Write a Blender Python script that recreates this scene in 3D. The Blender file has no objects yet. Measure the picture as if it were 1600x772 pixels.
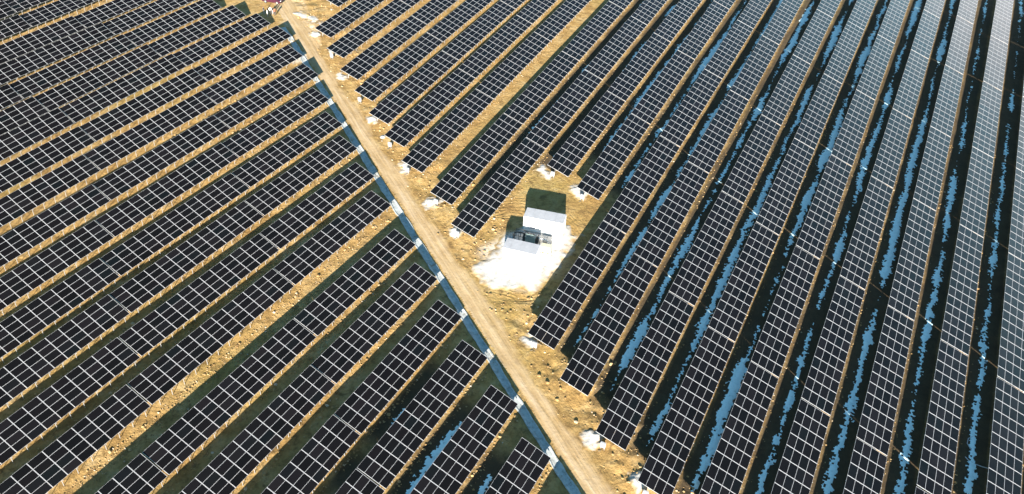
import bpy, bmesh, math, random
import numpy as np
from mathutils import Vector, Matrix, Euler

random.seed(7)
rng = np.random.default_rng(11)
S = bpy.context.scene
COL = S.collection
R = math.radians

# ------------------------------------------------------------------ constants
GZ = -0.9                      # mean ground level (z = 0 is the low edge of the solar tables)
TILT = R(18.1)
SL = 4.0                       # slope length of a table: four panels of one metre
CT, ST = math.cos(TILT), math.sin(TILT)
PW = 1.9                       # panel pitch along a row
SUN_EL, SUN_AZ = R(17.3), R(23.2)
SUN = Vector((math.sin(SUN_AZ) * math.cos(SUN_EL), -math.cos(SUN_AZ) * math.cos(SUN_EL), math.sin(SUN_EL)))

# camera (fitted)
CAM_H = 80.48865
F_PX, PITCH, ROLL, YAW = 1336.566, R(39.9394), R(1.64632), R(25.84424)
h_ = np.array([-math.sin(YAW), math.cos(YAW), 0]); r_ = np.array([math.cos(YAW), math.sin(YAW), 0]); u_ = np.array([0, 0, 1.0])
FW = h_ * math.cos(PITCH) - u_ * math.sin(PITCH)
up_ = u_ * math.cos(PITCH) + h_ * math.sin(PITCH)
RT = r_ * math.cos(ROLL) + up_ * math.sin(ROLL)
UP = up_ * math.cos(ROLL) - r_ * math.sin(ROLL)

def pix(x, y, z):
    d = np.array([x, y, z - CAM_H]); w = d @ FW
    return (800 + F_PX * (d @ RT) / w, 386 - F_PX * (d @ UP) / w) if w > 1 else (9e9, 9e9)

# ------------------------------------------------------------------ numpy noise
def _hash(ix, iy, seed):
    n = (ix.astype(np.int64) * 374761393 + iy.astype(np.int64) * 668265263 + seed * 1442695041) & 0x7fffffff
    n = ((n ^ (n >> 13)) * 1274126177) & 0x7fffffff
    n = (n ^ (n >> 16)) & 0xffff
    return n / 65535.0

def vnoise(x, y, seed=0):
    x = np.asarray(x, float); y = np.asarray(y, float)
    x, y = np.broadcast_arrays(x, y)
    ix = np.floor(x); iy = np.floor(y); fx = x - ix; fy = y - iy
    fx = fx * fx * (3 - 2 * fx); fy = fy * fy * (3 - 2 * fy)
    a = _hash(ix, iy, seed); b = _hash(ix + 1, iy, seed); c = _hash(ix, iy + 1, seed); d = _hash(ix + 1, iy + 1, seed)
    return (a * (1 - fx) + b * fx) * (1 - fy) + (c * (1 - fx) + d * fx) * fy

def fbm(x, y, seed=0, o=3):
    s = 0; a = 1; t = 0
    for k in range(o):
        s = s + a * vnoise(x * 2 ** k, y * 2 ** k, seed + 17 * k); t += a; a *= .5
    return s / t

def sstep(a, b, x):
    t = np.clip((x - a) / (b - a), 0, 1); return t * t * (3 - 2 * t)

# ------------------------------------------------------------------ helpers
def tag(o, label=None, cat=None, group=None, kind=None):
    if label: o['label'] = label
    if cat: o['category'] = cat
    if group: o['group'] = group
    if kind: o['kind'] = kind
    return o

def link(name, me, mat=None, parent=None):
    if mat is not None:
        for m in (mat if isinstance(mat, (list, tuple)) else [mat]): me.materials.append(m)
    o = bpy.data.objects.new(name, me); COL.objects.link(o)
    if parent: o.parent = parent
    return o

def empty(name, loc, rz=0):
    o = bpy.data.objects.new(name, None); COL.objects.link(o)
    o.location = loc; o.rotation_euler = (0, 0, rz); o.empty_display_size = .3
    return o

def mesh_np(name, V, Fq, mi=None, smooth=False):
    me = bpy.data.meshes.new(name)
    me.vertices.add(len(V)); me.vertices.foreach_set('co', np.asarray(V, np.float32).ravel())
    Fq = np.asarray(Fq, np.int32); n, k = Fq.shape
    me.loops.add(n * k); me.loops.foreach_set('vertex_index', Fq.ravel())
    me.polygons.add(n); me.polygons.foreach_set('loop_start', np.arange(0, n * k, k, dtype=np.int32))
    me.polygons.foreach_set('loop_total', np.full(n, k, np.int32))
    if mi is not None: me.polygons.foreach_set('material_index', np.asarray(mi, np.int32))
    me.update(calc_edges=True); me.validate()
    me.polygons.foreach_set('use_smooth', np.full(n, bool(smooth)))
    return me

class MB:
    """collects simple solids into one mesh"""
    def __init__(s): s.bm = bmesh.new()
    def box(s, c, d, rot=None, bev=0):
        M = Matrix.Translation(c)
        if rot is not None: M = M @ Euler(rot).to_matrix().to_4x4()
        r = bmesh.ops.create_cube(s.bm, size=1, matrix=M @ Matrix.Diagonal((d[0], d[1], d[2], 1)))
        if bev:
            es = {e for v in r['verts'] for e in v.link_edges}
            bmesh.ops.bevel(s.bm, geom=list(es), offset=bev, segments=1, affect='EDGES')
        return s
    def tube(s, a, b, r, n=6, r2=None):
        a = Vector(a); b = Vector(b); d = b - a
        M = Matrix.Translation((a + b) / 2) @ d.to_track_quat('Z', 'Y').to_matrix().to_4x4()
        bmesh.ops.create_cone(s.bm, cap_ends=True, segments=n, radius1=r, radius2=r if r2 is None else r2, depth=d.length, matrix=M)
        return s
    def path(s, pts, r, n=6):
        pts = [Vector(p) for p in pts]; rings = []
        for i, p in enumerate(pts):
            t = (pts[min(i + 1, len(pts) - 1)] - pts[max(i - 1, 0)]).normalized()
            q = t.to_track_quat('Z', 'Y')
            rings.append([s.bm.verts.new(p + q @ Vector((r * math.cos(2 * math.pi * k / n), r * math.sin(2 * math.pi * k / n), 0))) for k in range(n)])
        for i in range(len(rings) - 1):
            for k in range(n):
                s.bm.faces.new((rings[i][k], rings[i][(k + 1) % n], rings[i + 1][(k + 1) % n], rings[i + 1][k]))
        s.bm.faces.new(rings[0][::-1]); s.bm.faces.new(rings[-1])
        return s
    def prism(s, poly, axis_len, M):
        """poly in local xz, extruded along local y, centred"""
        a = [s.bm.verts.new(M @ Vector((x, -axis_len / 2, z))) for x, z in poly]
        b = [s.bm.verts.new(M @ Vector((x, axis_len / 2, z))) for x, z in poly]
        s.bm.faces.new(a); s.bm.faces.new(b[::-1])
        for i in range(len(poly)):
            j = (i + 1) % len(poly); s.bm.faces.new((a[j], a[i], b[i], b[j]))
        return s
    def mesh(s, name):
        bmesh.ops.recalc_face_normals(s.bm, faces=s.bm.faces)
        me = bpy.data.meshes.new(name); s.bm.to_mesh(me); s.bm.free(); return me
    def build(s, name, mat, parent=None): return link(name, s.mesh(name), mat, parent)

# ------------------------------------------------------------------ materials
def newmat(name):
    m = bpy.data.materials.new(name); m.use_nodes = True
    nt = m.node_tree; b = nt.nodes['Principled BSDF']
    return m, nt, b

def N(nt, t, **kw):
    n = nt.nodes.new(t)
    for k, v in kw.items(): setattr(n, k, v)
    return n

def noise(nt, vec, scale, detail=4, rough=.55, dist=0):
    n = N(nt, 'ShaderNodeTexNoise'); n.inputs['Scale'].default_value = scale
    n.inputs['Detail'].default_value = detail; n.inputs['Roughness'].default_value = rough; n.inputs['Distortion'].default_value = dist
    if vec is not None: nt.links.new(vec, n.inputs['Vector'])
    return n.outputs['Fac']

def ramp(nt, fac, stops):
    r = N(nt, 'ShaderNodeValToRGB'); e = r.color_ramp.elements
    while len(e) < len(stops): e.new(.5)
    for i, (p, c) in enumerate(stops):
        e[i].position = p; e[i].color = (*c, 1) if len(c) == 3 else c
    nt.links.new(fac, r.inputs['Fac']); return r.outputs['Color']

def mix(nt, fac, a, b, mode='MIX'):
    m = N(nt, 'ShaderNodeMix', data_type='RGBA', blend_type=mode)
    for s, v in ((m.inputs[0], fac), (m.inputs[6], a), (m.inputs[7], b)):
        if isinstance(v, (int, float)): s.default_value = v
        elif isinstance(v, tuple): s.default_value = (*v, 1)
        else: nt.links.new(v, s)
    return m.outputs[2]

def math_(nt, op, a, b=None, clamp=False):
    m = N(nt, 'ShaderNodeMath', operation=op, use_clamp=clamp)
    for s, v in zip(m.inputs, (a, b)):
        if v is None: continue
        if isinstance(v, (int, float)): s.default_value = v
        else: nt.links.new(v, s)
    return m.outputs[0]

def bump(nt, bsdf, hgt, dist=.05, strength=1):
    b = N(nt, 'ShaderNodeBump'); b.inputs['Distance'].default_value = dist; b.inputs['Strength'].default_value = strength
    nt.links.new(hgt, b.inputs['Height']); nt.links.new(b.outputs['Normal'], bsdf.inputs['Normal'])

def plain(name, col, rough=.6, metal=0, var=.12, scale=6):
    m, nt, b = newmat(name)
    tc = N(nt, 'ShaderNodeTexCoord')
    f = noise(nt, tc.outputs['Object'], scale, 5)
    lo = tuple(max(0, c * (1 - var)) for c in col); hi = tuple(min(1, c * (1 + var)) for c in col)
    nt.links.new(ramp(nt, f, [(.3, lo), (.7, hi)]), b.inputs['Base Color'])
    b.inputs['Roughness'].default_value = rough; b.inputs['Metallic'].default_value = metal
    return m

def mapped(nt, vec, rotz=0, scale=(1, 1, 1)):
    if rotz:
        m0 = N(nt, 'ShaderNodeMapping'); m0.inputs['Rotation'].default_value[2] = rotz
        nt.links.new(vec, m0.inputs['Vector']); vec = m0.outputs[0]; rotz = 0
    mp = N(nt, 'ShaderNodeMapping'); mp.inputs['Rotation'].default_value[2] = rotz; mp.inputs['Scale'].default_value = scale
    nt.links.new(vec, mp.inputs['Vector']); return mp.outputs[0]

ROAD_ANG = math.atan2(-0.756, 1)

def soil_color(nt, pos):
    n1 = noise(nt, pos, .035, 5, .6)
    n2 = noise(nt, pos, .35, 6, .62, .4)
    n3 = noise(nt, pos, 2.2, 5, .6)
    c = ramp(nt, n2, [(.28, (.245, .145, .052)), (.46, (.365, .228, .082)), (.60, (.44, .295, .125)), (.78, (.52, .395, .22))])
    green = ramp(nt, n1, [(.45, (.33, .26, .075)), (.7, (.26, .23, .055))])
    gf = math_(nt, 'MULTIPLY', ramp(nt, n1, [(.52, (0, 0, 0)), (.68, (1, 1, 1))]), .30)
    c = mix(nt, gf, c, green)
    n4 = noise(nt, pos, .8, 7, .72, .6)
    c = mix(nt, math_(nt, 'MULTIPLY', ramp(nt, n4, [(.52, (0, 0, 0)), (.64, (1, 1, 1))]), .75), c, (.15, .092, .038))
    c = mix(nt, .55, c, ramp(nt, n3, [(.25, (.34, .34, .34)), (.55, (.95, .95, .95)), (.85, (1, 1, 1))]), 'MULTIPLY')
    return c

# ground --------------------------------------------------------------
m_ground, nt, b = newmat('soil')
geo = N(nt, 'ShaderNodeNewGeometry'); pos = geo.outputs['Position']
c = soil_color(nt, pos)
at = N(nt, 'ShaderNodeAttribute', attribute_name='damp_shade')
c = mix(nt, at.outputs['Fac'], c, (.050, .038, .026))  # dark mix: meltwater damp, also deepens the aisle shade in the colour
ch = N(nt, 'ShaderNodeAttribute', attribute_name='chalk')
c = mix(nt, ch.outputs['Fac'], c, (.74, .68, .60))
nt.links.new(c, b.inputs['Base Color']); b.inputs['Roughness'].default_value = .95
b.inputs['Specular IOR Level'].default_value = .15
alo = mapped(nt, pos, -ROAD_ANG, (.25, 1.6, 1))
hh = math_(nt, 'ADD', noise(nt, pos, 1.4, 7, .68), math_(nt, 'MULTIPLY', noise(nt, alo, 1.2, 4, .6), .35))
sub = N(nt, 'ShaderNodeVectorMath', operation='DISTANCE'); nt.links.new(pos, sub.inputs[0]); sub.inputs[1].default_value = (-41.5, 87.5, GZ)
dd = math_(nt, 'ADD', sub.outputs['Value'], math_(nt, 'MULTIPLY', noise(nt, pos, .25, 2), 2.6))
wv = math_(nt, 'SINE', math_(nt, 'MULTIPLY', dd, 8.5))
def mrange(v, a, b2):
    m = N(nt, 'ShaderNodeMapRange', interpolation_type='SMOOTHSTEP'); nt.links.new(v, m.inputs[0]); m.inputs[1].default_value = a; m.inputs[2].default_value = b2; return m.outputs[0]
ring = math_(nt, 'MULTIPLY', mrange(dd, 6.5, 8.5), mrange(dd, 15.5, 12.5))
ring = math_(nt, 'MULTIPLY', ring, ramp(nt, noise(nt, pos, .5, 3), [(.4, (0, 0, 0)), (.6, (1, 1, 1))]))
hh = math_(nt, 'ADD', hh, math_(nt, 'MULTIPLY', math_(nt, 'MULTIPLY', wv, ring), .12))
bump(nt, b, hh, .22, .8)

# road ----------------------------------------------------------------
m_road, nt, b = newmat('compacted_road')
geo = N(nt, 'ShaderNodeNewGeometry'); pos = geo.outputs['Position']
alo = mapped(nt, pos, -ROAD_ANG, (.10, 1.5, 1))
tr = noise(nt, alo, 1.0, 5, .6)
pale = ramp(nt, tr, [(.28, (.37, .255, .13)), (.5, (.48, .35, .205)), (.72, (.57, .45, .31))])
pale = mix(nt, .4, pale, ramp(nt, noise(nt, pos, .5, 6, .65), [(.3, (.60, .52, .42)), (.6, (1, 1, 1))]), 'MULTIPLY')
ed = N(nt, 'ShaderNodeAttribute', attribute_name='edge')
c = mix(nt, ed.outputs['Fac'], pale, soil_color(nt, pos))
nt.links.new(c, b.inputs['Base Color']); b.inputs['Roughness'].default_value = .95
b.inputs['Specular IOR Level'].default_value = .15
bump(nt, b, math_(nt, 'ADD', math_(nt, 'MULTIPLY', tr, 1.2), math_(nt, 'MULTIPLY', noise(nt, pos, 2.0, 6, .65), .6)), .12, .7)

# white gravel ----------------------------------------------------------
m_gravel, nt, b = newmat('white_gravel')
geo = N(nt, 'ShaderNodeNewGeometry'); pos = geo.outputs['Position']
n = noise(nt, pos, .9, 7, .7); n5 = noise(nt, pos, 7, 4, .7)
c = mix(nt, .5, ramp(nt, n, [(.28, (.32, .28, .22)), (.45, (.52, .505, .48)), (.7, (.62, .61, .59))]), ramp(nt, n5, [(.3, (.55, .54, .52)), (.55, (.95, .95, .94))]), 'MULTIPLY')
ed = N(nt, 'ShaderNodeAttribute', attribute_name='edge')
c = mix(nt, ed.outputs['Fac'], c, soil_color(nt, pos))
c = mix(nt, math_(nt, 'MULTIPLY', ramp(nt, noise(nt, pos, .45, 6, .7), [(.52, (0, 0, 0)), (.72, (1, 1, 1))]), .5), c, (.36, .29, .20))
nt.links.new(c, b.inputs['Base Color']); b.inputs['Roughness'].default_value = .9
b.inputs['Specular IOR Level'].default_value = .2
bump(nt, b, n5, .06, .6)

# snow --------------------------------------------------------------------
m_snow, nt, b = newmat('old_snow')
geo = N(nt, 'ShaderNodeNewGeometry')
n = noise(nt, geo.outputs['Position'], 2.2, 8, .78)
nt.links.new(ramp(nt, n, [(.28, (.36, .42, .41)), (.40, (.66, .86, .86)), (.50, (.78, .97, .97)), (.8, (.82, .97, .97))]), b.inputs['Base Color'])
b.inputs['Roughness'].default_value = .75
bump(nt, b, noise(nt, geo.outputs['Position'], 5, 4, .6), .05, .5)

# panel glass -----------------------------------------------------------------
m_glass, nt, b = newmat('panel_glass')
oi = N(nt, 'ShaderNodeObjectInfo'); geo = N(nt, 'ShaderNodeNewGeometry')
rnd = math_(nt, 'FRACT', math_(nt, 'ADD', oi.outputs['Random'], geo.outputs['Random Per Island']))
c = ramp(nt, rnd, [(0, (.0026, .0026, .0027)), (.3, (.0045, .0038, .0042)), (.55, (.0032, .0033, .0036)), (.8, (.0070, .0060, .0068)), (1, (.0030, .0042, .0048))])
dust = noise(nt, geo.outputs['Position'], .6, 5, .6)
c = mix(nt, math_(nt, 'MULTIPLY', dust, .004), c, (.55, .46, .36))
nt.links.new(c, b.inputs['Base Color'])
nt.links.new(ramp(nt, dust, [(.3, (.09, .09, .09)), (.7, (.2, .2, .2))]), b.inputs['Roughness'])
b.inputs['IOR'].default_value = 1.45
b.inputs['Specular IOR Level'].default_value = .26

m_alu = plain('panel_frame', (.42, .42, .44), .45, 0, .06, 3)
m_galv = plain('galvanised_steel', (.32, .32, .32), .5, .3, .15, 5)
m_white = plain('white_paint', (.80, .79, .78), .5, 0, .04, 1.5)
m_roofg = plain('grey_roof_sheet', (.36, .36, .38), .55, 0, .12, .8)
m_plinth = plain('concrete', (.42, .40, .37), .9, 0, .2, 4)
m_chan, nt, b = newmat('pale_channel_concrete')
geo = N(nt, 'ShaderNodeNewGeometry'); pos = geo.outputs['Position']
c = ramp(nt, noise(nt, pos, 1.5, 6, .7), [(.3, (.20, .20, .18)), (.48, (.38, .40, .39)), (.7, (.50, .52, .51))])
c = mix(nt, ramp(nt, noise(nt, pos, .7, 6, .75), [(.55, (0, 0, 0)), (.68, (.85, .85, .85))]), c, (.20, .15, .09))
nt.links.new(c, b.inputs['Base Color']); b.inputs['Roughness'].default_value = .85
bump(nt, b, noise(nt, pos, 4, 5, .7), .05, .6)
m_dark = plain('dark_metal', (.03, .035, .035), .5, .2, .3, 5)
m_green = plain('grey_green_metal', (.20, .25, .23), .5, .1, .15, 4)
m_beige = plain('beige_cabinet', (.58, .54, .36), .5, 0, .06, 3)
m_grey = plain('grey_cabinet', (.40, .41, .43), .5, .1, .1, 3)
m_ceram = plain('brown_porcelain', (.16, .07, .04), .3, 0, .1, 4)
m_cable = plain('grey_conduit', (.50, .52, .54), .6, 0, .1, 4)
m_maroon = plain('maroon_car_paint', (.055, .013, .027), .3, .1, .1, 2)
m_win = plain('car_glass', (.015, .017, .022), .08, 0, .1, 2)
m_tyre = plain('tyre_rubber', (.02, .02, .02), .9, 0, .2, 6)
m_lamp = plain('car_lamp_lens', (.8, .8, .78), .15, 0, .05, 4)
m_skin = plain('skin', (.45, .27, .19), .6)
m_hair = plain('dark_hair', (.02, .015, .012), .7)

# ------------------------------------------------------------------ rows
# right field: X of the low edge near the road, slope dX/dY, boundaries along Y (first = end by the road)
RIGHT = [
 (-112.2, -.03, [141.2, 167]),
 (-104.8, -.03, [128.3, 155]),
 (-97.45, -.03, [122.4, 149.0, 176]),
 (-90.0, -.03, [116.5, 143.2, 170]),
 (-83.05, -.03, [111.2, 138.0, 164.6]),
 (-76.35, -.03, [106.0, 132.7, 159.3, 186]),
 (-69.95, -.03, [101.2, 127.9, 154.5, 181]),
 (-63.3, -.028, [96.2, 122.7, 149.2, 176]),
 (-54.75, -.028, [91.0, 117.5, 144.2, 171.0, 197.6]),
 (-47.9, -.025, [85.65, 112.3, 139.3, 166.2, 193]),
 (-41.9, -.018, [106.6, 133.8, 161.0, 187.8]),
 (-35.15, -.018, [103.2, 128.5, 156.0, 182.7, 209]),
 (-27.85, -.014, [70.65, 97.3, 124.0, 151.0, 175.8, 202.4]),
 (-21.0, -.016, [65.6, 92.35, 118.7, 145.4, 171.0, 197]),
 (-14.05, -.010, [60.2, 87.0, 113.3, 139.4, 165.5, 189.8, 216.4]),
 (-7.4, -.006, [56.15, 83.0, 108.0, 134.5, 160.5, 187.0, 213.6]),
 (-.9, -.004, [54.6, 79.6, 105.3, 132.3, 157.1, 183.5, 210]),
 (6.0, -.002, [51.5, 76.5, 101.6, 129.05, 153.3, 179.8, 201.5, 228]),
 (13.0, -.003, [48.7, 73.6, 98.4, 126.0, 150.3, 176.2, 202, 228.6]),
 (20.0, -.001, [45.0, 70.0, 95.0, 122.35, 146.8, 172.8, 195.0, 221.6]),
 (26.9, 0, [66.7, 91.5, 118.5, 143.2, 170, 193, 219.6]),
 (33.8, 0, [62, 88, 113, 139.5, 166, 190, 216.5]),
 (40.6, 0, [59, 84.5, 110, 136, 162.5, 187, 213]),
 (47.4, 0, [81, 106.5, 132.5, 159, 184, 210]),
 (54.2, 0, [78, 103.5, 129, 155.5, 181, 206]),
]
# left field: end by the channel, then stepping back towards the bottom left
def lb(end, n, first=22.5):
    v = [end, end - first]
    for k in range(n): v.append(v[-1] - 24.8)
    return v
LEFT = [
 (-7.4, .02, [45.3, 22.5]),
 (-14.0, .02, lb(50.3, 0)),
 (-21.15, .025, lb(55.5, 1)),
 (-27.95, .03, lb(60.75, 1)),
 (-34.7, .03, lb(65.65, 1)),
 (-41.2, .035, lb(70.55, 1)),
 (-47.9, .05, lb(75.45, 2)),
 (-54.55, .062, lb(80.4, 2, 22.0)),
 (-62.9, .073, lb(86.7, 2, 21.85)),
 (-69.45, .079, lb(91.9, 2, 21.9)),
 (-76.55, .076, lb(97.3, 2, 22.2)),
 (-83.15, .078, lb(102.3, 2)),
 (-90.25, .08, lb(108.1, 2)),
 (-97.4, .082, lb(114.6, 2, 22.8)),
 (-104.85, .085, lb(119.4, 2)),
 (-112.1, .085, lb(125.07, 2)),
 (-119.5, .09, lb(127.55, 2)),
 (-126.5, .09, lb(128.15, 2)),
 (-133.75, .095, lb(128.7, 2, 22.2)),
 (-141.0, .105, lb(130.5, 2)),
 (-148.6, .10, lb(129.9, 2)),
 (-158.6, .095, lb(124.9, 2)),
 (-166.9, .095, lb(128, 2)),
 (-174.3, .095, lb(128, 2)),
]
def rowx(row, y): return row[0] + row[1] * (y - row[2][0])

CH0 = (-16.95, 52.85); CHS = -0.756            # the drainage channel line
def chan_d(x, y):                            # signed distance to the right of the channel
    return ((y - CH0[1]) - CHS * (x - CH0[0])) / math.hypot(1, CHS)

# ------------------------------------------------------------------ ground height
PADC = (-40.2, 87.0)
def gheight(x, y):
    x = np.asarray(x, float); y = np.asarray(y, float)
    d = chan_d(x, y)
    base = GZ + .16 * (fbm(x / 17, y / 17, 3, 2) - .5) + .10 * (fbm(x / 3.1, y / 3.1, 5, 3) - .5)
    # churned earth between the road and the right-hand row ends
    z = sstep(4.3, 6.0, d) * (1 - sstep(12, 15.5, d))
    ridg = np.abs(fbm(x / 2.3, y / 2.3, 9, 4) - .5) * 2
    base = base + z * (1.0 * (fbm(x / 3.6, y / 3.6, 13, 3) - .42) + .42 * (.3 - ridg) + .34 * (fbm(x / 1.1, y / 1.1, 71, 3) - .5)) * (.55 + .45 * sstep(85, 60, y))
    # small lumps along the left-hand aisles
    lf = sstep(-1.5, -4, d)
    base = base + lf * .10 * (vnoise(x / .9, y / .9, 21) - .5)
    # level road
    rd = sstep(.2, 1.0, d) * (1 - sstep(3.9, 5.2, d))
    base = base * (1 - rd) + rd * (GZ + .03 * (fbm(x / 2, y / 2, 31, 2) - .5))
    # level under the channel
    cn = 1 - sstep(.7, 1.1, np.abs(d))
    base = base * (1 - cn) + cn * GZ
    # level building pad
    pr = np.hypot((x - PADC[0]) / 7.5, (y - PADC[1]) / 9.0)
    pf = 1 - sstep(.75, 1.2, pr)
    base = base * (1 - pf) + pf * GZ
    base = base - 0.60 * sstep(-9, -42, d)
    far = 1 - sstep(150, 260, np.hypot(x + 70, y - 120))
    return GZ + (base - GZ) * far

def axis(lo, hi, step, far):
    a = list(np.arange(lo, hi, step)); s = step
    while a[-1] < far: s *= 1.35; a.append(a[-1] + s)
    s = step; b = []; v = lo
    while v > -far: s *= 1.35; v -= s; b.append(v)
    return np.array(b[::-1] + a)

xs = axis(-190, 62, .42, 2500); ys = axis(18, 236, .42, 2500)
X, Y = np.meshgrid(xs, ys, indexing='ij')
Z = gheight(X, Y)
nx, ny = X.shape
idx = np.arange(nx * ny).reshape(nx, ny)
F = np.stack([idx[:-1, :-1], idx[1:, :-1], idx[1:, 1:], idx[:-1, 1:]], -1).reshape(-1, 4)
me = mesh_np('ground', np.stack([X, Y, Z], -1).reshape(-1, 3), F, smooth=True)

# snow lies in the aisles: list of (row, side, spans)
def aisle_center(row, y): return rowx(row, y) + 2.0
SNOW = []
for i, row in enumerate(RIGHT):
    y0 = row[2][0]
    if row[0] < -56: continue
    if row[0] < -40: SNOW.append((row, max(y0 + 10, 109 if row[0] > -50 else 0), y0 + 110, .14, 100 + i))
    elif row[0] < -30: SNOW.append((row, y0 + 6, 220, .40, 100 + i))
    else: SNOW.append((row, max(y0 + 2.5, 40), 228, .46 if row[0] < 8 else .22, 100 + i))
LS = []
for row in LEFT:
    if abs(row[0] + 41.2) < .1: LS.append((row, 50, 60.0, .35, 201)); LS.append((row, 42.5, 44.5, .2, 202))
    if abs(row[0] + 34.7) < .1: LS.append((row, 36, 56.5, .45, 203))
    if abs(row[0] + 27.95) < .1: LS.append((row, 38, 52, .5, 204))
damp_shade = np.zeros_like(X)  # aisle band around the snow: wet soil plus shade painted into the colour
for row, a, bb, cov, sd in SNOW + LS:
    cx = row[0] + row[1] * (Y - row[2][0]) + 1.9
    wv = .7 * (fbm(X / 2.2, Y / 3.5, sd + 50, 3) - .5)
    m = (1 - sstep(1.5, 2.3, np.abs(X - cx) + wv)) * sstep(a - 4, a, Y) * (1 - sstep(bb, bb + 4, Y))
    damp_shade = np.maximum(damp_shade, m)
# pale chalky wash by the top of the road and around the pad
chalk = np.zeros_like(X)
def wash(cx, cy, rx, ry, k):
    global chalk
    q = np.hypot((X - cx) / rx, (Y - cy) / ry) + .8 * (fbm(X / 2.5, Y / 2.5, 77, 4) - .5)
    chalk = np.maximum(chalk, k * (1 - sstep(.45, 1.1, q)))
wash(-114.5, 131.5, 5, 2.6, .85); wash(-110, 133, 5, 2.4, .7); wash(-106, 120.5, 2.5, 4.0, .55)
wash(PADC[0], PADC[1] - 1.0, 6.2, 6.8, .55)
for nm, arr in (('damp_shade', damp_shade * .9), ('chalk', chalk)):
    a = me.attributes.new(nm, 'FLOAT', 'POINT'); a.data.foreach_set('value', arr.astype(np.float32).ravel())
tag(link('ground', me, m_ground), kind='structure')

# ------------------------------------------------------------------ generic ragged height-field patches
def patch(name, x0, x1, y0, y1, step, maskf, hf, mat, attrs=None):
    gx = np.arange(x0, x1, step); gy = np.arange(y0, y1, step)
    A, B = np.meshgrid(gx, gy, indexing='ij')
    m = maskf(A, B)
    n_, k_ = A.shape; id_ = np.arange(n_ * k_).reshape(n_, k_)
    ok = (m > 0); q = ok[:-1, :-1] & ok[1:, :-1] & ok[1:, 1:] & ok[:-1, 1:]
    fc = np.stack([id_[:-1, :-1], id_[1:, :-1], id_[1:, 1:], id_[:-1, 1:]], -1)[q]
    zz = hf(A, B, m)
    used = np.unique(fc); re = -np.ones(n_ * k_, int); re[used] = np.arange(len(used))
    V = np.stack([A, B, zz], -1).reshape(-1, 3)[used]
    return V, re[fc], used

# road
def road_mask(x, y):
    d = chan_d(x, y)
    w = 4.15 + 2.4 * (fbm(x / 6, y / 6, 41, 3) - .5) + 3.5 * sstep(-100, -112, x)
    return np.minimum(d - .80 - .5 * (fbm(x / 1.0, y / 1.0, 43, 3) - .5), w - d)
V, Fc, used = patch('road', -150, 6, 34, 170, .3, road_mask, lambda a, b_, m: gheight(a, b_) + .006, m_road)
# drop far away road bits
me = mesh_np('road', V, Fc, smooth=True)
mm = road_mask(V[:, 0], V[:, 1]); ed = 1 - sstep(.0, 1.6, mm + .9 * (fbm(V[:, 0] / 1.1, V[:, 1] / 1.1, 47, 3) - .5))
ed = np.maximum(ed, .35 + .0 * ed) * (chan_d(V[:, 0], V[:, 1]) > 2.2) + ed * .4 * (chan_d(V[:, 0], V[:, 1]) <= 2.2)
a = me.attributes.new('edge', 'FLOAT', 'POINT'); a.data.foreach_set('value', ed.astype(np.float32))
tag(link('road', me, m_road), kind='structure')

# drainage channel: a shallow concrete trough along the road
cv = []; cf = []
prof = [(-.52, 0.0), (-.52, .10), (-.40, .11), (-.28, .03), (.28, .03), (.40, .11), (.52, .10), (.52, 0.0)]
ux, uy = 1 / math.hypot(1, CHS), CHS / math.hypot(1, CHS)      # along, towards the bottom right
nxv, nyv = -uy, ux                                            # to the right of the channel
ts = np.arange(-126, 30, .6)
for t in ts:
    wob_ = .16 * (float(vnoise(t / 3.1, 0, 91)) - .5); wid = 1.06 + .3 * (float(vnoise(t / 1.3, 0, 92)) - .5)
    for (o, z) in prof:
        o = o * wid + wob_ + .10 * (float(vnoise(t / .7, o * 9, 93)) - .5)
        cv.append((CH0[0] + ux * t + nxv * o, CH0[1] + uy * t + nyv * o, GZ + z + .012 * math.sin(t * .9)))
k = len(prof)
for i in range(len(ts) - 1):
    for j in range(k - 1): cf.append((i * k + j, i * k + j + 1, (i + 1) * k + j + 1, (i + 1) * k + j))
tag(link('drainage_channel', mesh_np('drainage_channel', cv, cf), m_chan), kind='structure')

# gravel pad under the containers
PADPOLY = [(-45.3, 80.9), (-42.7, 78.6), (-38.7, 78.7), (-35.3, 80.0), (-34.3, 83.3), (-34.6, 88.5), (-34.6, 94.4), (-36.8, 96.0), (-43.3, 93.0), (-44.8, 89.5), (-44.5, 84.9)]
def poly_sd(px, py, poly):
    d = np.full(px.shape, 1e9); ins = np.zeros(px.shape, bool); n = len(poly)
    for i in range(n):
        ax, ay = poly[i]; bx, by = poly[(i + 1) % n]
        ex, ey = bx - ax, by - ay
        t = np.clip(((px - ax) * ex + (py - ay) * ey) / (ex * ex + ey * ey), 0, 1)
        d = np.minimum(d, np.hypot(px - ax - t * ex, py - ay - t * ey))
        c_ = ((ay > py) != (by > py)) & (px < (bx - ax) * (py - ay) / (by - ay + 1e-12) + ax)
        ins ^= c_
    return np.where(ins, d, -d)
def pad_mask(x, y): return poly_sd(x, y, PADPOLY) + 2.6 * (fbm(x / 1.7, y / 1.7, 61, 5) - .5) + .3
V, Fc, used = patch('gravel_pad', -50, -30, 75, 99, .16, pad_mask,
    lambda a, b_, m: gheight(a, b_) - .01 + .14 * sstep(0, 1.2, m) + .05 * (fbm(a / .5, b_ / .5, 63, 2) - .5), m_gravel)
def add_edge(me, m, V, w, sd):
    e_ = 1 - sstep(0, w, m + .8 * w * (fbm(V[:, 0] / .7, V[:, 1] / .7, sd, 3) - .5))
    a = me.attributes.new('edge', 'FLOAT', 'POINT'); a.data.foreach_set('value', e_.astype(np.float32))
me = mesh_np('gravel_pad', V, Fc, smooth=True); add_edge(me, pad_mask(V[:, 0], V[:, 1]), V, 1.5, 401)
tag(link('gravel_pad', me, m_gravel), kind='structure')
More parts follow.
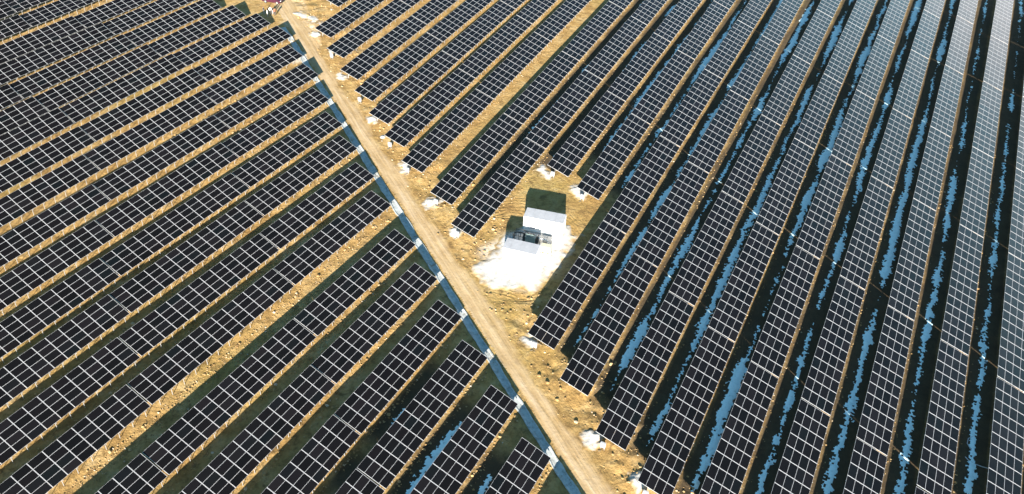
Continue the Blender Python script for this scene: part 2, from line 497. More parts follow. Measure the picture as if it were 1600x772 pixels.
PADZ = GZ + .13

# ------------------------------------------------------------------ solar tables
def panel_geo(cx, cy, V, Fc, MI):
    """one framed panel in the table plane (x down-slope, y along the row)"""
    hx, hy, t = .492, .938, .038
    ix, iy = hx - .013, hy - .031
    b0 = len(V)
    for (x, y, z) in [(-hx, -hy, 0), (hx, -hy, 0), (hx, hy, 0), (-hx, hy, 0),
                      (-hx, -hy, t), (hx, -hy, t), (hx, hy, t), (-hx, hy, t),
                      (-ix, -iy, t), (ix, -iy, t), (ix, iy, t), (-ix, iy, t),
                      (-ix, -iy, t - .004), (ix, -iy, t - .004), (ix, iy, t - .004), (-ix, iy, t - .004)]:
        V.append((cx + x, cy + y, z))
    def q(a, b_, c_, d_, m): Fc.append((b0 + a, b0 + b_, b0 + c_, b0 + d_)); MI.append(m)
    q(3, 2, 1, 0, 0)
    for i in range(4):
        j = (i + 1) % 4
        q(i, j, 4 + j, 4 + i, 0); q(4 + i, 4 + j, 8 + j, 8 + i, 0); q(8 + i, 8 + j, 12 + j, 12 + i, 0)
    q(12, 13, 14, 15, 1)

V, Fc, MI = [], [], []; panel_geo(0, 0, V, Fc, MI)
PANEL_ME = mesh_np('solar_panel', V, Fc, MI); PANEL_ME.materials.append(m_alu); PANEL_ME.materials.append(m_glass)

def sheet_mesh(n):
    V, Fc, MI = [], [], []
    for j in range(n):
        for i in range(4): panel_geo(-(3.5 - i), (j - (n - 1) / 2) * PW, V, Fc, MI)
    me = mesh_np('panel_field', V, Fc, MI); me.materials.append(m_alu); me.materials.append(m_glass); return me

def frame_mesh(n, proto=[0]):
    mb = MB(); L = n * PW
    T = Matrix.Rotation(TILT, 4, 'Y')
    def P(x, y, z): return T @ Vector((x, y, z))
    for x in (-.3, -1.35, -2.65, -3.7):                                  # purlins
        c = P(x, 0, -.04); mb.box(c, (.06, L - .1, .07), (0, TILT, 0))
    for j in range(n):                                                   # rafters and posts, one per panel
        y = (j - (n - 1) / 2) * PW + .25
        c = P(-1.93, y, -.115); mb.box(c, (4.10, .05, .08), (0, TILT, 0))
        a = P(-.30, y, -.15); mb.tube((a.x, y, GZ - 1.4), (a.x, y, a.z), .04, 6)
        if j % 2 == 0:
            a = P(-3.0, y, -.15); mb.tube((a.x, y, GZ - 1.4), (a.x, y, a.z), .055, 6)
            bq = P(-1.3, y, -.15); mb.tube((a.x, y, GZ + .5), (bq.x, y, bq.z), .03, 5)
    return mb.mesh('support_frame')

SHEETS, FRAMES = {}, {}
ORD = ['zeroth', 'first', 'second', 'third', 'fourth', 'fifth', 'sixth', 'seventh', 'eighth', 'ninth', 'tenth', 'eleventh', 'twelfth', 'thirteenth', 'fourteenth', 'fifteenth', 'sixteenth', 'seventeenth', 'eighteenth', 'nineteenth', 'twentieth', 'twenty-first', 'twenty-second', 'twenty-third', 'twenty-fourth', 'twenty-fifth']

def in_frame(x0, y0, x1, y1, mx=0, my=0):
    for t in np.linspace(0, 1, 9):
        for s in (0, SL * CT):
            p = pix(x0 + (x1 - x0) * t - s, y0 + (y1 - y0) * t, .6 * (s > 0))
            if -mx < p[0] < 1600 + mx and -my < p[1] < 772 + my: return True
    return False

n_panels = 0
def make_table(x0, y0, x1, y1, label, group, extra=0.0):
    """a table whose low edge runs from (x0,y0) to (x1,y1), y1 > y0"""
    global n_panels
    L = math.hypot(x1 - x0, y1 - y0); gap = .20
    n = max(1, round((L - gap) / PW)); sc = (L - gap) / n / PW
    cx, cy = (x0 + x1) / 2, (y0 + y1) / 2
    rz = -math.atan2(x1 - x0, y1 - y0)
    e = empty('solar_table', (cx, cy, 0), rz); e.scale = (1, sc, 1)
    tag(e, label, 'solar table', group)
    e.location.z = rng.uniform(-.02, .02)
    dt = R(extra + rng.normal(0, .32)); e.rotation_euler = (R(rng.normal(0, .06)), dt, rz)
    if n not in FRAMES: FRAMES[n] = frame_mesh(n); FRAMES[n].materials.append(m_galv)
    o = bpy.data.objects.new('support_frame', FRAMES[n]); COL.objects.link(o); o.parent = e
    # how large does one panel show?
    p = [pix(cx - 2 + a, cy + b_, .6) for a, b_ in ((0, 0), (1, 0), (0, PW))]
    ar = abs((p[1][0] - p[0][0]) * (p[2][1] - p[0][1]) - (p[1][1] - p[0][1]) * (p[2][0] - p[0][0])) * .4096
    if ar > 24 and in_frame(x0, y0, x1, y1):
        for j in range(n):
            for i in range(4):
                o = bpy.data.objects.new('solar_panel', PANEL_ME); COL.objects.link(o); o.parent = e
                xx = -(3.5 - i)
                o.location = (xx * CT, (j - (n - 1) / 2) * PW, -xx * ST); o.rotation_euler = (0, TILT, 0); n_panels += 1
    else:
        if n not in SHEETS: SHEETS[n] = sheet_mesh(n)
        o = bpy.data.objects.new('panel_field', SHEETS[n]); COL.objects.link(o); o.parent = e; o.rotation_euler = (0, TILT, 0)
    return e

n_tab = 0
def build_field(rows, side):
    global n_tab
    vis = []
    for row in rows:
        segs = []
        b_ = row[2]
        for a, c_ in zip(b_[:-1], b_[1:]):
            y0, y1 = min(a, c_), max(a, c_)
            x0, x1 = rowx(row, y0), rowx(row, y1)
            if in_frame(x0, y0, x1, y1, 360, 150): segs.append((x0, y0, x1, y1, in_frame(x0, y0, x1, y1)))
        vis.append((row, segs))
    k = 0
    for row, segs in vis:
        if any(s[4] for s in segs): k += 1
        if side == 'right':
            end_px = pix(row[0], row[2][0], 0); ended = end_px[1] < 772 and -5 < end_px[0] < 1600
        else: ended = True
        q = 0
        for s in segs:
            if s[4]: q += 1
            first = 'nearest' if q == 1 else ORD[q]
            if not s[4]: lab = 'black solar table continuing a row just beyond the edge of the photo'; grp = 'solar tables beyond the photo edge'
            elif side == 'right':
                grp = 'solar tables right of the road'
                if ended: lab = f'black solar table {first} to the road in the {ORD[k]} row from top, right field' if q == 1 else f'black solar table {first} from the road in the {ORD[k]} row from top, right field'
                else: lab = f'black solar table {ORD[q]} up from the bottom edge in the {ORD[k]} row, right field'
            else:
                grp = 'solar tables left of the channel'
                lab = f'black solar table {first} to the channel, {ORD[k]} row from the bottom, left field' if q == 1 else f'black solar table {first} from the channel, {ORD[k]} row from the bottom, left field'
            ex = 0.0
            if side == 'left':
                sd = row[2][0] - (s[1] + s[3]) / 2
                ex = sd / 50 * (4.5 + .09 * max(0, -row[0] - 70))
            make_table(*s[:4], lab, grp, ex); n_tab += 1
build_field(RIGHT, 'right'); build_field(LEFT, 'left')
print('tables', n_tab, 'panels', n_panels)

# ------------------------------------------------------------------ snow in the aisles
SV, SF, off = [], [], 0
for row, a, bb, cov, sd in SNOW + LS:
    step = .12
    ya = np.arange(a, bb, step); oa = np.arange(-1.3, 1.3, step)
    O, YY = np.meshgrid(oa, ya, indexing='ij')
    XX = row[0] + row[1] * (YY - row[2][0]) + 1.95 + .35 * (vnoise(YY / 6.0, 0 * YY, sd) - .5) + O
    hw = cov + 1.15 * (fbm(YY / 8.5, 0 * YY, sd + 7, 3) - .47)
    hw = hw * sstep(a - .1, a + 2.5, YY) * (1 - sstep(bb - 2.5, bb, YY))
    m = hw - np.abs(O) + .75 * (fbm(XX / .9, YY / 1.5, sd + 3, 3) - .5) + .95 * (fbm(XX / .20, YY / .26, sd + 5, 2) - .5) - .05
    m = np.where(hw > -.05, m, -1)
    m = np.maximum(m, np.where((hw > -.25) & (np.abs(O) < 1.15), vnoise(XX / .17, YY / .24, sd + 9) - .88 - .12 * np.abs(O), -1))
    ok = m > 0; q = ok[:-1, :-1] & ok[1:, :-1] & ok[1:, 1:] & ok[:-1, 1:]
    n_, k_ = O.shape; id_ = np.arange(n_ * k_).reshape(n_, k_)
    fc = np.stack([id_[:-1, :-1], id_[1:, :-1], id_[1:, 1:], id_[:-1, 1:]], -1)[q]
    if not len(fc): continue
    used = np.unique(fc); re = -np.ones(n_ * k_, int); re[used] = np.arange(len(used))
    zz = gheight(XX, YY) + .02 + .22 * np.clip(m, 0, .5)
    SV.append(np.stack([XX, YY, zz], -1).reshape(-1, 3)[used]); SF.append(re[fc] + off); off += len(used)
so = link('snow', mesh_np('snow', np.concatenate(SV), np.concatenate(SF), smooth=True), m_snow)
tag(so, 'thin broken strips of old snow lying in the shade between the panel rows', 'snow', kind='stuff')

# ------------------------------------------------------------------ loose clods and stones
def rock_proto(seed):
    bm = bmesh.new(); bmesh.ops.create_icosphere(bm, subdivisions=1, radius=1)
    r2 = np.random.default_rng(seed)
    for v in bm.verts: v.co *= r2.uniform(.65, 1.25); v.co.z *= .75
    V = np.array([v.co[:] for v in bm.verts]); Fq = np.array([[v.index for v in f.verts] for f in bm.faces]); bm.free(); return V, Fq
protos = [rock_proto(k) for k in range(6)]
def scatter(pts, sizes, name, mat, label, cat):
    Vs, Fs, off = [], [], 0
    for (x, y), s in zip(pts, sizes):
        V, Fq = protos[rng.integers(6)]
        a = rng.uniform(0, 6.28); ca, sa = math.cos(a), math.sin(a)
        W = np.stack([V[:, 0] * ca - V[:, 1] * sa, V[:, 0] * sa + V[:, 1] * ca, V[:, 2]], -1) * s * np.array([1, rng.uniform(.6, 1), rng.uniform(.6, 1)])
        Vs.append(W + np.array([x, y, float(gheight(x, y)) + s * .25])); Fs.append(Fq + off); off += len(V)
    o = link(name, mesh_np(name, np.concatenate(Vs), np.concatenate(Fs)), mat)
    return tag(o, label, cat, kind='stuff')
pts, sz = [], []
for row in LEFT:                                # along the low edges of the left-hand rows
    for _ in range(330):
        y = rng.uniform(max(15, row[2][-1]), row[2][0]); x = rowx(row, y) + abs(rng.normal(0, .45)) + .05
        if in_frame(x, y, x, y): pts.append((x, y)); sz.append(rng.lognormal(-2.55, .5))
for _ in range(1500):                           # the wide bare strip in the left field
    y = rng.uniform(15, 84); row = LEFT[8]; x = rowx(row, y) + rng.uniform(.2, 3.2)
    if in_frame(x, y, x, y): pts.append((x, y)); sz.append(rng.lognormal(-2.75, .5))
for _ in range(2600):                           # churned earth beside the road
    x = rng.uniform(-118, -3); d = rng.normal(8.5, 3.0)
    if d < 3.4: continue
    y = CH0[1] + CHS * (x - CH0[0]) + d * math.hypot(1, CHS)
    if in_frame(x, y, x, y) and pad_mask(np.array([x]), np.array([y]))[0] < 0: pts.append((x, y)); sz.append(rng.lognormal(-2.5, .6))
for row in RIGHT:
    for _ in range(160):
        y = rng.uniform(row[2][0] - 2, min(row[2][-1], 150)); x = rowx(row, y) + rng.uniform(0, .9)
        if in_frame(x, y, x, y): pts.append((x, y)); sz.append(rng.lognormal(-2.7, .45))
sz = np.clip(sz, .03, .30)
m_clod, nt, b = newmat('soil_clod')
geo = N(nt, 'ShaderNodeNewGeometry')
c = ramp(nt, geo.outputs['Random Per Island'], [(0, (.22, .13, .05)), (.5, (.33, .21, .085)), (.9, (.40, .28, .14)), (1, (.52, .44, .34))])
nt.links.new(c, b.inputs['Base Color']); b.inputs['Roughness'].default_value = .95
scatter(pts, sz, 'soil_clods', m_clod, 'loose clods of sandy soil strewn along the rows and beside the road', 'soil clods')

# ------------------------------------------------------------------ white gravel heaps and cabinets at the right-hand row ends
def unproj(px, py, z=GZ):
    d = FW + RT * ((px - 800) / F_PX) + UP * (-(py - 386) / F_PX); t = (z - CAM_H) / d[2]
    p = np.array([0, 0, CAM_H]) + d * t; return p[0], p[1]
HEAPS = [(491, 54, 1.5, 1.2), (517, 81, .9, .5), (534, 119, 1.7, 1.2), (580, 187.5, 1.6, 1.3), (598, 215, .7, .5), (634, 263, 2.0, 1.2), (674, 317, 1.6, 1.6),
         (711, 362, 1.4, 1.2), (851, 269.5, 1.9, 1.3), (905, 302, 1.9, 1.5), (824, 534, 1.6, 1.2), (925, 688, 1.3, 1.3), (1000, 754, 1.6, 1.3), (470, 24, 2.6, 1.3), (488, 29, 2.6, 1.1)]
HL = ['at the second panel row end from the top', 'at the third panel row end from the top', 'at the fourth panel row end from the top', 'at the fifth panel row end from the top',
      'at the sixth panel row end from the top', 'just above the broad bare strip', 'below the broad bare strip', 'with a dark hole, left of the containers',
      'behind the rear container', 'behind the rear container, towards the right', 'at the row end nearest below the gravel pad', 'by the lowest complete row end near the bottom', 'at the bottom edge of the photo', 'spread on the open soil nearest the car', 'spread across the top of the road']
for i, (px, py, rx, ry) in enumerate(HEAPS):
    cx, cy = unproj(px, py)
    def hm(x, y):
        a = ROAD_ANG; dx, dy = x - cx, y - cy
        uu = (dx * math.cos(a) + dy * math.sin(a)) / rx; vv = (-dx * math.sin(a) + dy * math.cos(a)) / ry
        return 1.12 - np.hypot(uu, vv) + 1.5 * (fbm(x / 1.1, y / 1.1, 300 + i, 5) - .5)
    V, Fc, used = patch('h', cx - 4, cx + 4, cy - 4, cy + 4, .13, hm, lambda a, b_, m: gheight(a, b_) + .01 + .20 * sstep(0, 1.0, m) + .06 * (fbm(a / .35, b_ / .35, 5, 2) - .5) * sstep(0, .3, m), None)
    mk = hm(V[:, 0], V[:, 1]); V0 = V; V = V - np.array([cx, cy, GZ])
    me = mesh_np('gravel_heap', V, Fc, smooth=True); add_edge(me, mk, V0, .80, 500 + i)
    o = link('gravel_heap', me, m_gravel); o.location = (cx, cy, GZ)
    tag(o, 'low white gravel heap ' + HL[i], 'gravel heap', 'white gravel heaps at the row ends')

def cabinet(row, label):
    y = row[2][0]; x = rowx(row, y) - 2.6
    z0 = float(gheight(x, y - .25))
    e = empty('inverter_cabinet', (x, y - .25, z0)); tag(e, label, 'cabinet', 'inverter cabinets at the row ends')
    MB().box((0, 0, .82), (.62, .28, .75), bev=.02).build('body', m_grey, e)
    MB().box((0, -.15, .80), (.50, .02, .60)).build('door', m_grey, e)
    for s in (-.22, .22): MB().box((s, 0, .22), (.06, .06, .45)).build('leg', m_galv, e)
    MB().path([(0, .0, .46), (.05, -.1, .25), (-.1, -.35, .08), (-.35, -.5, .04)], .03).build('conduit', m_dark, e)
CABL = {-97.45: 'third', -83.05: 'fifth', -69.95: 'seventh', -63.3: 'eighth', -54.75: 'ninth', -47.9: 'tenth', -41.9: 'eleventh', -35.15: 'twelfth', -27.85: 'thirteenth', -14.05: 'fifteenth', -7.4: 'sixteenth'}
for row in RIGHT:
    if row[0] in CABL: cabinet(row, f'small grey inverter cabinet at the road end of the {CABL[row[0]]} row from top')

# ------------------------------------------------------------------ containers
def container(cx, cy, ang, L, W, z0, z1, label, front):
    e = empty('container', (cx, cy, PADZ - .02), ang); tag(e, label, 'container', 'white equipment containers on the gravel pad')
    H0 = z0 - (PADZ - .02); H1 = z1 - (PADZ - .02); H = H1 - H0
    # corrugated shell
    mb = MB(); bm = mb.bm
    def wall(p0, p1, nrm):
        p0 = Vector(p0); p1 = Vector(p1); n = int((p1 - p0).length / .14); lo = []; hi = []
        for i in range(n * 2 + 1):
            t = i / (n * 2); d = .028 * (1 if (i // 2) % 2 else -1)
            if i in (0, n * 2): d = 0
            p = p0.lerp(p1, t) + Vector(nrm) * d
            lo.append(bm.verts.new((p.x, p.y, H0 + .12))); hi.append(bm.verts.new((p.x, p.y, H1 - .1)))
        for i in range(len(lo) - 1): bm.faces.new((lo[i], lo[i + 1], hi[i + 1], hi[i]))
    a, c_ = L / 2 - .06, W / 2 - .06
    wall((-a, -c_, 0), (a, -c_, 0), (0, -1, 0)); wall((a, -c_, 0), (a, c_, 0), (1, 0, 0))
    wall((a, c_, 0), (-a, c_, 0), (0, 1, 0)); wall((-a, c_, 0), (-a, -c_, 0), (-1, 0, 0))
    me_ = bpy.data.meshes.new('wall'); bm.to_mesh(me_); bm.free(); link('wall', me_, m_white, e)
    fr = MB()
    for sx in (-1, 1):
        for sy in (-1, 1): fr.box((sx * (L / 2 - .07), sy * (W / 2 - .07), (H0 + H1) / 2), (.14, .14, H - .004))
    for sy in (-1, 1):
        fr.box((0, sy * (W / 2 - .06), H0 + .07), (L - .29, .12, .14)); fr.box((0, sy * (W / 2 - .05), H1 - .06), (L - .29, .10, .12))
    for sx in (-1, 1):
        fr.box((sx * (L / 2 - .06), 0, H0 + .07), (.12, W - .29, .14)); fr.box((sx * (L / 2 - .05), 0, H1 - .06), (.10, W - .29, .12))
    fr.build('corner_frame', m_white, e)
    rf = MB(); rf.box((0, 0, H1 + .02), (L + .06, W + .06, .05), bev=.012)
    for i in range(7): rf.box((-L / 2 + L * (i + .5) / 7, 0, H1 + .052), (.05, W - .1, .022))
    rf.build('roof', m_roofg, e)
    for sx in (-1, 1):
        d = MB(); d.box((L / 2 + .005, sx * (W / 4 - .04), (H0 + H1) / 2), (.05, W / 2 - .16, H - .36), bev=.01)
        do = d.build('door', m_white, e)
        MB().tube((L / 2 + .05, sx * .22, H0 + .3), (L / 2 + .05, sx * .22, H1 - .3), .02).box((L / 2 + .06, sx * .3, H0 + 1.1), (.02, .22, .04)).build('lock_bar', m_galv, do)
    if front:
        for k_ in (-1.6, .2, 1.7):
            v = MB(); v.box((k_, -W / 2 - .012, H0 + .75), (.7, .03, .5))
            for s in range(5): v.box((k_, -W / 2 - .032, H0 + .56 + s * .095), (.64, .03, .03), (.5, 0, 0))
            v.build('vent', m_roofg, e)
    for sx in (-1, 0, 1):
        for sy in (-1, 1):
            MB().box((sx * (L / 2 - .35), sy * (W / 2 - .3), H0 / 2 - .03), (.45, .4, H0 + .05)).build('plinth', m_plinth, e)
    return e
container(-39.84, 93.3, R(11.2), 6.06, 2.25, -.62, 1.95, 'white container standing at the rear of the gravel pad, larger of the two', True)
container(-39.8, 85.3, R(9.0), 4.95, 2.3, -.62, 1.85, 'white container standing at the front of the gravel pad, smaller of the two', True)

# transformer between the containers
e = empty('transformer', (*unproj(829, 377, -0.4), PADZ), R(10)); tag(e, 'grey green oil transformer with cooling fins between the two white containers', 'transformer')
MB().box((0, 0, .12), (2.3, 1.5, .24)).build('plinth', m_plinth, e)
tk = MB().box((0, 0, .82), (1.5, .8, 1.1), bev=.03).box((0, 0, 1.40), (1.62, .92, .06)).build('tank', m_green, e)
for sx in (-1, 1):
    rd = MB()
    for i in range(7): rd.box((sx * (.98), -.36 + i * .12, .82), (.38, .03, .85))
    rd.tube((sx * .85, -.4, 1.2), (sx * .85, .4, 1.2), .05).tube((sx * .85, -.4, .45), (sx * .85, .4, .45), .05)
    rd.build('radiator', m_dark, e)
for i in (-1, 0, 1):
    bu = MB(); bu.tube((i * .42, .12, 1.43), (i * .42, .12, 1.78), .06, 8, .035)
    for q in range(3): bu.tube((i * .42, .12, 1.48 + q * .1), (i * .42, .12, 1.51 + q * .1), .10, 8)
    bu.build('bushing', m_ceram, e)
MB().tube((-.7, -.25, 1.68), (.55, -.25, 1.68), .17, 12).tube((-.3, -.25, 1.4), (-.3, -.25, 1.6), .04).build('conservator', m_green, e)
# pipe rack with bent cable ducts
e = empty('cable_rack', (*unproj(812, 369, -0.4), PADZ), R(10)); tag(e, 'dark steel cable rack with bent pipes left of the transformer', 'cable rack')
fr = MB()
for x in (-.7, 0, .7):
    for y in (-.45, .45): fr.tube((x, y, 0), (x, y, 1.35), .04)
for y in (-.45, .45): fr.tube((-.75, y, 1.35), (.75, y, 1.35), .04).tube((-.75, y, .7), (.75, y, .7), .03)
fr.build('frame', m_dark, e)
for i in range(3):
    y = -.3 + .3 * i
    MB().path([(-.9, y, .02), (-.85, y, .7), (-.6, y, 1.15), (-.1, y, 1.4), (.5, y, 1.42), (.95, y + .1, 1.2), (1.15, y + .15, .8)], .06, 8).build('pipe', m_galv if i == 1 else m_dark, e)
e = empty('pipe_frame', (*unproj(846, 379, -0.4), PADZ), R(10)); tag(e, 'white pipe frame with valves right of the transformer by the rear container', 'pipe frame')
fr = MB()
for x in (-.6, -.15, .35, .7): fr.tube((x, -.3, 0), (x, -.3, 1.2), .035).tube((x, .4, 0), (x, .4, 1.4), .035)
fr.build('frame', m_dark, e)
MB().path([(-.8, 0, 1.1), (-.2, 0, 1.15), (.2, 0, 1.0), (.6, 0, 1.05), (1.1, .1, .5), (1.3, .1, .02)], .07, 8).build('pipe', m_white, e)
MB().path([(-.8, .3, .8), (0, .3, .85), (.7, .3, .7), (1.2, .4, .05)], .05, 8).build('pipe', m_galv, e)
for k_, (x, y) in enumerate([unproj(793, 379), unproj(797, 374), unproj(801, 377), unproj(804, 371)]):
    e = empty('earthing_post', (x, y, PADZ)); tag(e, 'thin grey earthing post on the gravel left of the cable rack', 'post', 'earthing posts on the gravel pad')
    MB().tube((0, 0, -.05), (0, 0, 1.3), .035).build('rod', m_galv, e); MB().box((0, 0, 1.32), (.1, .1, .08)).build('cap', m_dark, e)
# beige switch cabinet
e = empty('switch_cabinet', (*unproj(853.5, 393, -0.3), PADZ), R(10)); tag(e, 'beige switch cabinet with dark vents at the right end of the front container', 'cabinet')
MB().box((0, 0, .08), (1.5, .8, .16)).build('plinth', m_plinth, e)
MB().box((0, 0, .86), (1.4, .7, 1.4), bev=.02).box((0, 0, 1.59), (1.5, .8, .05)).build('body', m_beige, e)
for x in (-.36, .36):
    d = MB().box((x, -.36, .92), (.64, .025, 1.2)).build('door', m_beige, e)
    MB().box((x, -.378, .42), (.45, .02, .22)).build('vent', m_dark, d)
    MB().box((x - .22, -.385, .95), (.04, .03, .16)).build('handle', m_dark, d)

# grey conduits left curled in the shade, lower right
for k_, (px, py, pts_, lab) in enumerate([
    (1522, 701, [(-.2, 1.9), (-.75, 1.2), (-.8, .4), (-.4, -.3), (.3, -.7)], 'loose grey conduit curved like a hook in the shaded lower right aisle'),
    (1526, 727, [(-1.3, .6), (-.9, .25), (-.2, .05), (.6, 0), (1.3, .1), (1.6, .4)], 'loose grey conduit lying nearly straight below the hooked one, lower right aisle')]):
    cx, cy = unproj(px, py)
    V = [(x, y, float(gheight(cx + x, cy + y)) - GZ + .06) for x, y in pts_]
    o = MB().path(V, .05, 6).build('conduit', m_cable); o.location = (cx, cy, GZ); tag(o, lab, 'conduit', 'loose conduits')

# stone plates across the aisles at some table gaps (cable trench covers)
# ------------------------------------------------------------------ car by the top edge
cx, cy, ang = -127.3, 137.75, R(12)
e = empty('parked_car', (cx, cy, float(gheight(cx, cy)) + .0), ang)
tag(e, 'maroon car parked on bare soil at the top edge of the photo', 'car')
M = Matrix.Identity(4)
b_ = MB(); b_.prism([(-2.25, .35), (-2.28, .85), (-2.15, 1.02), (-.1 + 1.0, 1.05), (2.1, .92), (2.26, .75), (2.26, .35), (1.9, .28), (-1.9, .28)], 1.78, M)
bmesh.ops.bevel(b_.bm, geom=b_.bm.edges[:], offset=.05, segments=2, affect='EDGES'); b_.build('body', m_maroon, e)
cb = MB(); cb.prism([(-2.1, 1.0), (-1.75, 1.58), (-1.45, 1.66), (.1, 1.66), (.45, 1.6), (1.1, 1.02)], 1.56, M)
bmesh.ops.bevel(cb.bm, geom=cb.bm.edges[:], offset=.04, segments=2, affect='EDGES'); cb.build('cabin', m_maroon, e)
for s in (-1, 1):
    w = MB(); w.prism([(-1.75, 1.08), (-1.55, 1.5), (-.75, 1.54), (-.72, 1.08)], .012, Matrix.Translation((0, s * .786, 0))); w.build('window', m_win, e)
    w = MB(); w.prism([(-.64, 1.08), (-.66, 1.54), (.15, 1.54), (.8, 1.08)], .012, Matrix.Translation((0, s * .786, 0))); w.build('window', m_win, e)
    MB().box((2.24, s * .62, .78), (.10, .34, .16), bev=.02).build('headlight', m_lamp, e)
    MB().box((.75, s * .97, 1.08), (.14, .16, .12), bev=.02).build('mirror', m_maroon, e)
    for x in (-1.4, 1.4):
        wh = MB().tube((x, s * .68, .34), (x, s * .90, .34), .34, 16).build('wheel', m_tyre, e)
        MB().tube((x, s * .90, .34), (x, s * .912, .34), .20, 10).build('rim', m_galv, wh)
MB().box((.80, 0, 1.33), (.02, 1.3, .72), (0, R(-46), 0)).build('windscreen', m_win, e)
MB().box((2.29, 0, .42), (.05, 1.5, .16), bev=.02).build('bumper', m_dark, e)

# ------------------------------------------------------------------ people by the row end
def person(px, py, face, jacket, trousers, label):
    x, y = unproj(px, py); z = float(gheight(x, y))
    J = {'pelvis': (0, 0, .95), 'waist': (0, 0, 1.12), 'chest': (0, .01, 1.35), 'neck': (0, .01, 1.52), 'head': (0, .03, 1.62), 'crown': (0, .03, 1.75),
         'hipL': (-.10, 0, .90), 'kneeL': (-.11, .03, .50), 'ankL': (-.12, 0, .09), 'toeL': (-.13, .17, .04),
         'hipR': (.10, 0, .90), 'kneeR': (.12, .05, .50), 'ankR': (.13, .03, .09), 'toeR': (.15, .20, .04),
         'shL': (-.19, 0, 1.44), 'elL': (-.26, -.02, 1.15), 'wrL': (-.24, .10, .93), 'haL': (-.23, .14, .84),
         'shR': (.19, 0, 1.44), 'elR': (.27, -.02, 1.16), 'wrR': (.22, .16, 1.0), 'haR': (.19, .22, .95)}
    rad = {'pelvis': .14, 'waist': .13, 'chest': .16, 'neck': .06, 'head': .095, 'crown': .07, 'hip': .095, 'knee': .065, 'ank': .045, 'toe': .04, 'sh': .075, 'el': .05, 'wr': .035, 'ha': .04}
    E_ = [('pelvis', 'waist'), ('waist', 'chest'), ('chest', 'neck'), ('neck', 'head'), ('head', 'crown')]
    for s in 'LR': E_ += [('pelvis', 'hip' + s), ('hip' + s, 'knee' + s), ('knee' + s, 'ank' + s), ('ank' + s, 'toe' + s), ('chest', 'sh' + s), ('sh' + s, 'el' + s), ('el' + s, 'wr' + s), ('wr' + s, 'ha' + s)]
    names = list(J); me_ = bpy.data.meshes.new('body'); me_.from_pydata([J[n_] for n_ in names], [(names.index(a), names.index(b2)) for a, b2 in E_], [])
    o = bpy.data.objects.new('tmp', me_); COL.objects.link(o)
    sk = o.modifiers.new('s', 'SKIN'); sb = o.modifiers.new('u', 'SUBSURF'); sb.levels = 1; sb.render_levels = 1
    for i, n_ in enumerate(names):
        q = rad.get(n_, rad.get(n_.rstrip('LR'), .05)); me_.skin_vertices[0].data[i].radius = (q, q)
        me_.skin_vertices[0].data[i].use_root = (i == 0)
    bpy.context.view_layer.update()
    dg = bpy.context.evaluated_depsgraph_get(); fin = bpy.data.meshes.new_from_object(o.evaluated_get(dg))
    bpy.data.objects.remove(o)
    fin.materials.clear()
    for m in (m_skin, jacket, trousers, m_hair): fin.materials.append(m)
    for p in fin.polygons:
        c_ = p.center; p.use_smooth = True
        p.material_index = 2 if c_.z < .98 and abs(c_.x) < .2 else 1 if c_.z < 1.5 and not (c_.z < .92) else 3 if (c_.z > 1.68 or (c_.z > 1.56 and c_.y < 0)) else 0
    o = link('person', fin); o.location = (x, y, z - .01); o.rotation_euler = (0, 0, face)
    return tag(o, label, 'person', 'workers near the car')
jw = plain('white_jacket', (.75, .75, .74), .8); jd = plain('dark_jacket', (.04, .045, .05), .8); jr = plain('rust_jacket', (.32, .10, .05), .8); tb = plain('dark_trousers', (.03, .03, .045), .8); tg = plain('grey_trousers', (.3, .3, .32), .8)
person(418.8, 26.0, 2.2, jw, tg, 'person in pale clothing standing in the shadow of the solar table end')
person(423.3, 22.3, -2.0, jw, tb, 'person in white jacket and dark trousers beside the table shadow')
person(426.8, 22.5, 1.6, jd, tg, 'person in dark jacket between the white jacket and the rust jacket')
person(430.2, 24.5, 1.2, jr, tb, 'person in rust coloured jacket standing out on the sunlit soil')
person(412.8, 21.5, -1.2, jd, tg, 'person in dark jacket standing inside the table shadow, leftmost of the group')

# ------------------------------------------------------------------ world, sun, camera
w = bpy.data.worlds.new('World'); S.world = w; w.use_nodes = True
nt = w.node_tree; bg = nt.nodes['Background']
sky = N(nt, 'ShaderNodeTexSky', sky_type='NISHITA'); sky.sun_disc = False
sky.sun_elevation = SUN_EL; sky.sun_rotation = math.pi - SUN_AZ
sky.altitude = 600; sky.air_density = 1.0; sky.dust_density = .4; sky.ozone_density = 1.0
tc = N(nt, 'ShaderNodeTexCoord')
sep = N(nt, 'ShaderNodeSeparateXYZ'); nt.links.new(tc.outputs['Generated'], sep.inputs[0])
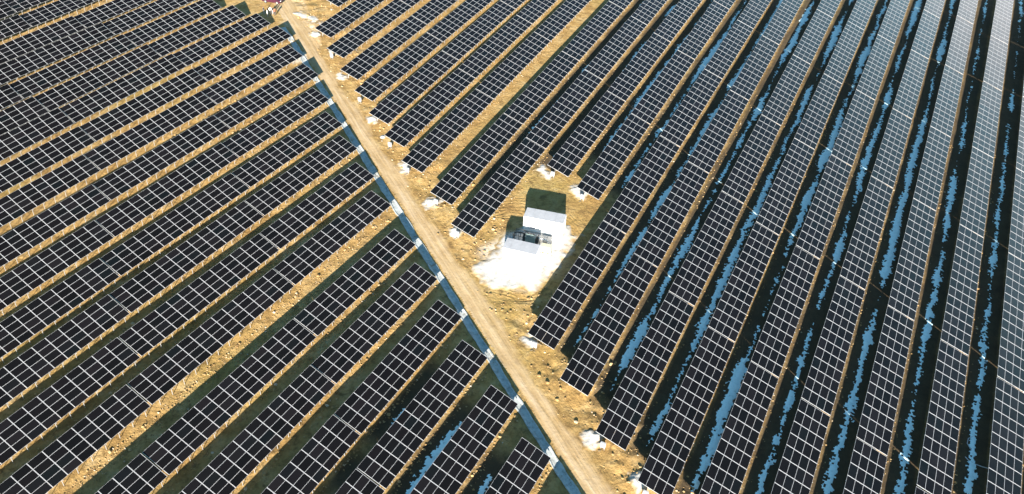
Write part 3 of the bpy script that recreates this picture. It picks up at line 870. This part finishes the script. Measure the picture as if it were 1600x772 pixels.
# a bright cloud bank low over the horizon, opposite the sun
dot = N(nt, 'ShaderNodeVectorMath', operation='DOT_PRODUCT'); nt.links.new(tc.outputs['Generated'], dot.inputs[0]); dot.inputs[1].default_value = (.34, .94, 0)
wob = noise(nt, mapped(nt, tc.outputs['Generated'], 0, (3, 3, 9)), 2.2, 5, .6)
zz = math_(nt, 'ADD', sep.outputs['Z'], math_(nt, 'MULTIPLY', math_(nt, 'SUBTRACT', wob, .5), .10))
def mr(v, a, b2):
    m = N(nt, 'ShaderNodeMapRange', interpolation_type='SMOOTHSTEP'); nt.links.new(v, m.inputs[0])
    m.inputs[1].default_value = a; m.inputs[2].default_value = b2; return m.outputs[0]
cl = math_(nt, 'MULTIPLY', mr(zz, .300, .262), mr(dot.outputs['Value'], .82, .94))
base = mix(nt, 1.0, sky.outputs[0], (.58, .95, 1.0), 'MULTIPLY')
hz = math_(nt, 'MULTIPLY', mr(zz, .50, .28), mr(dot.outputs['Value'], .70, .95))
base = mix(nt, math_(nt, 'MULTIPLY', hz, .9), base, (5.0, 9.6, 12.0))
col = mix(nt, cl, base, (15.5, 16, 16.7))
nt.links.new(col, bg.inputs['Color']); bg.inputs['Strength'].default_value = .052

sl = bpy.data.lights.new('sun', 'SUN'); sl.energy = 5; sl.angle = R(.5); sl.color = (1, .93, .82)
so = bpy.data.objects.new('sun', sl); COL.objects.link(so); so.rotation_euler = SUN.to_track_quat('Z', 'Y').to_euler()
so.location = (0, 0, 200)

cd = bpy.data.cameras.new('camera'); co = bpy.data.objects.new('camera', cd); COL.objects.link(co)
cd.sensor_fit = 'HORIZONTAL'; cd.sensor_width = 36; cd.lens = F_PX / 1600 * 36; cd.clip_end = 8000; cd.clip_start = 1
Mx = Matrix((( RT[0], UP[0], -FW[0], 0), (RT[1], UP[1], -FW[1], 0), (RT[2], UP[2], -FW[2], CAM_H), (0, 0, 0, 1)))
co.matrix_world = Mx
S.camera = co
S.render.resolution_x, S.render.resolution_y = 1024, 494
S.view_settings.view_transform = 'Standard'; S.view_settings.look = 'None'; S.view_settings.exposure = 2.05; S.view_settings.gamma = 1
S.render.engine = 'CYCLES'; S.cycles.use_denoising = True
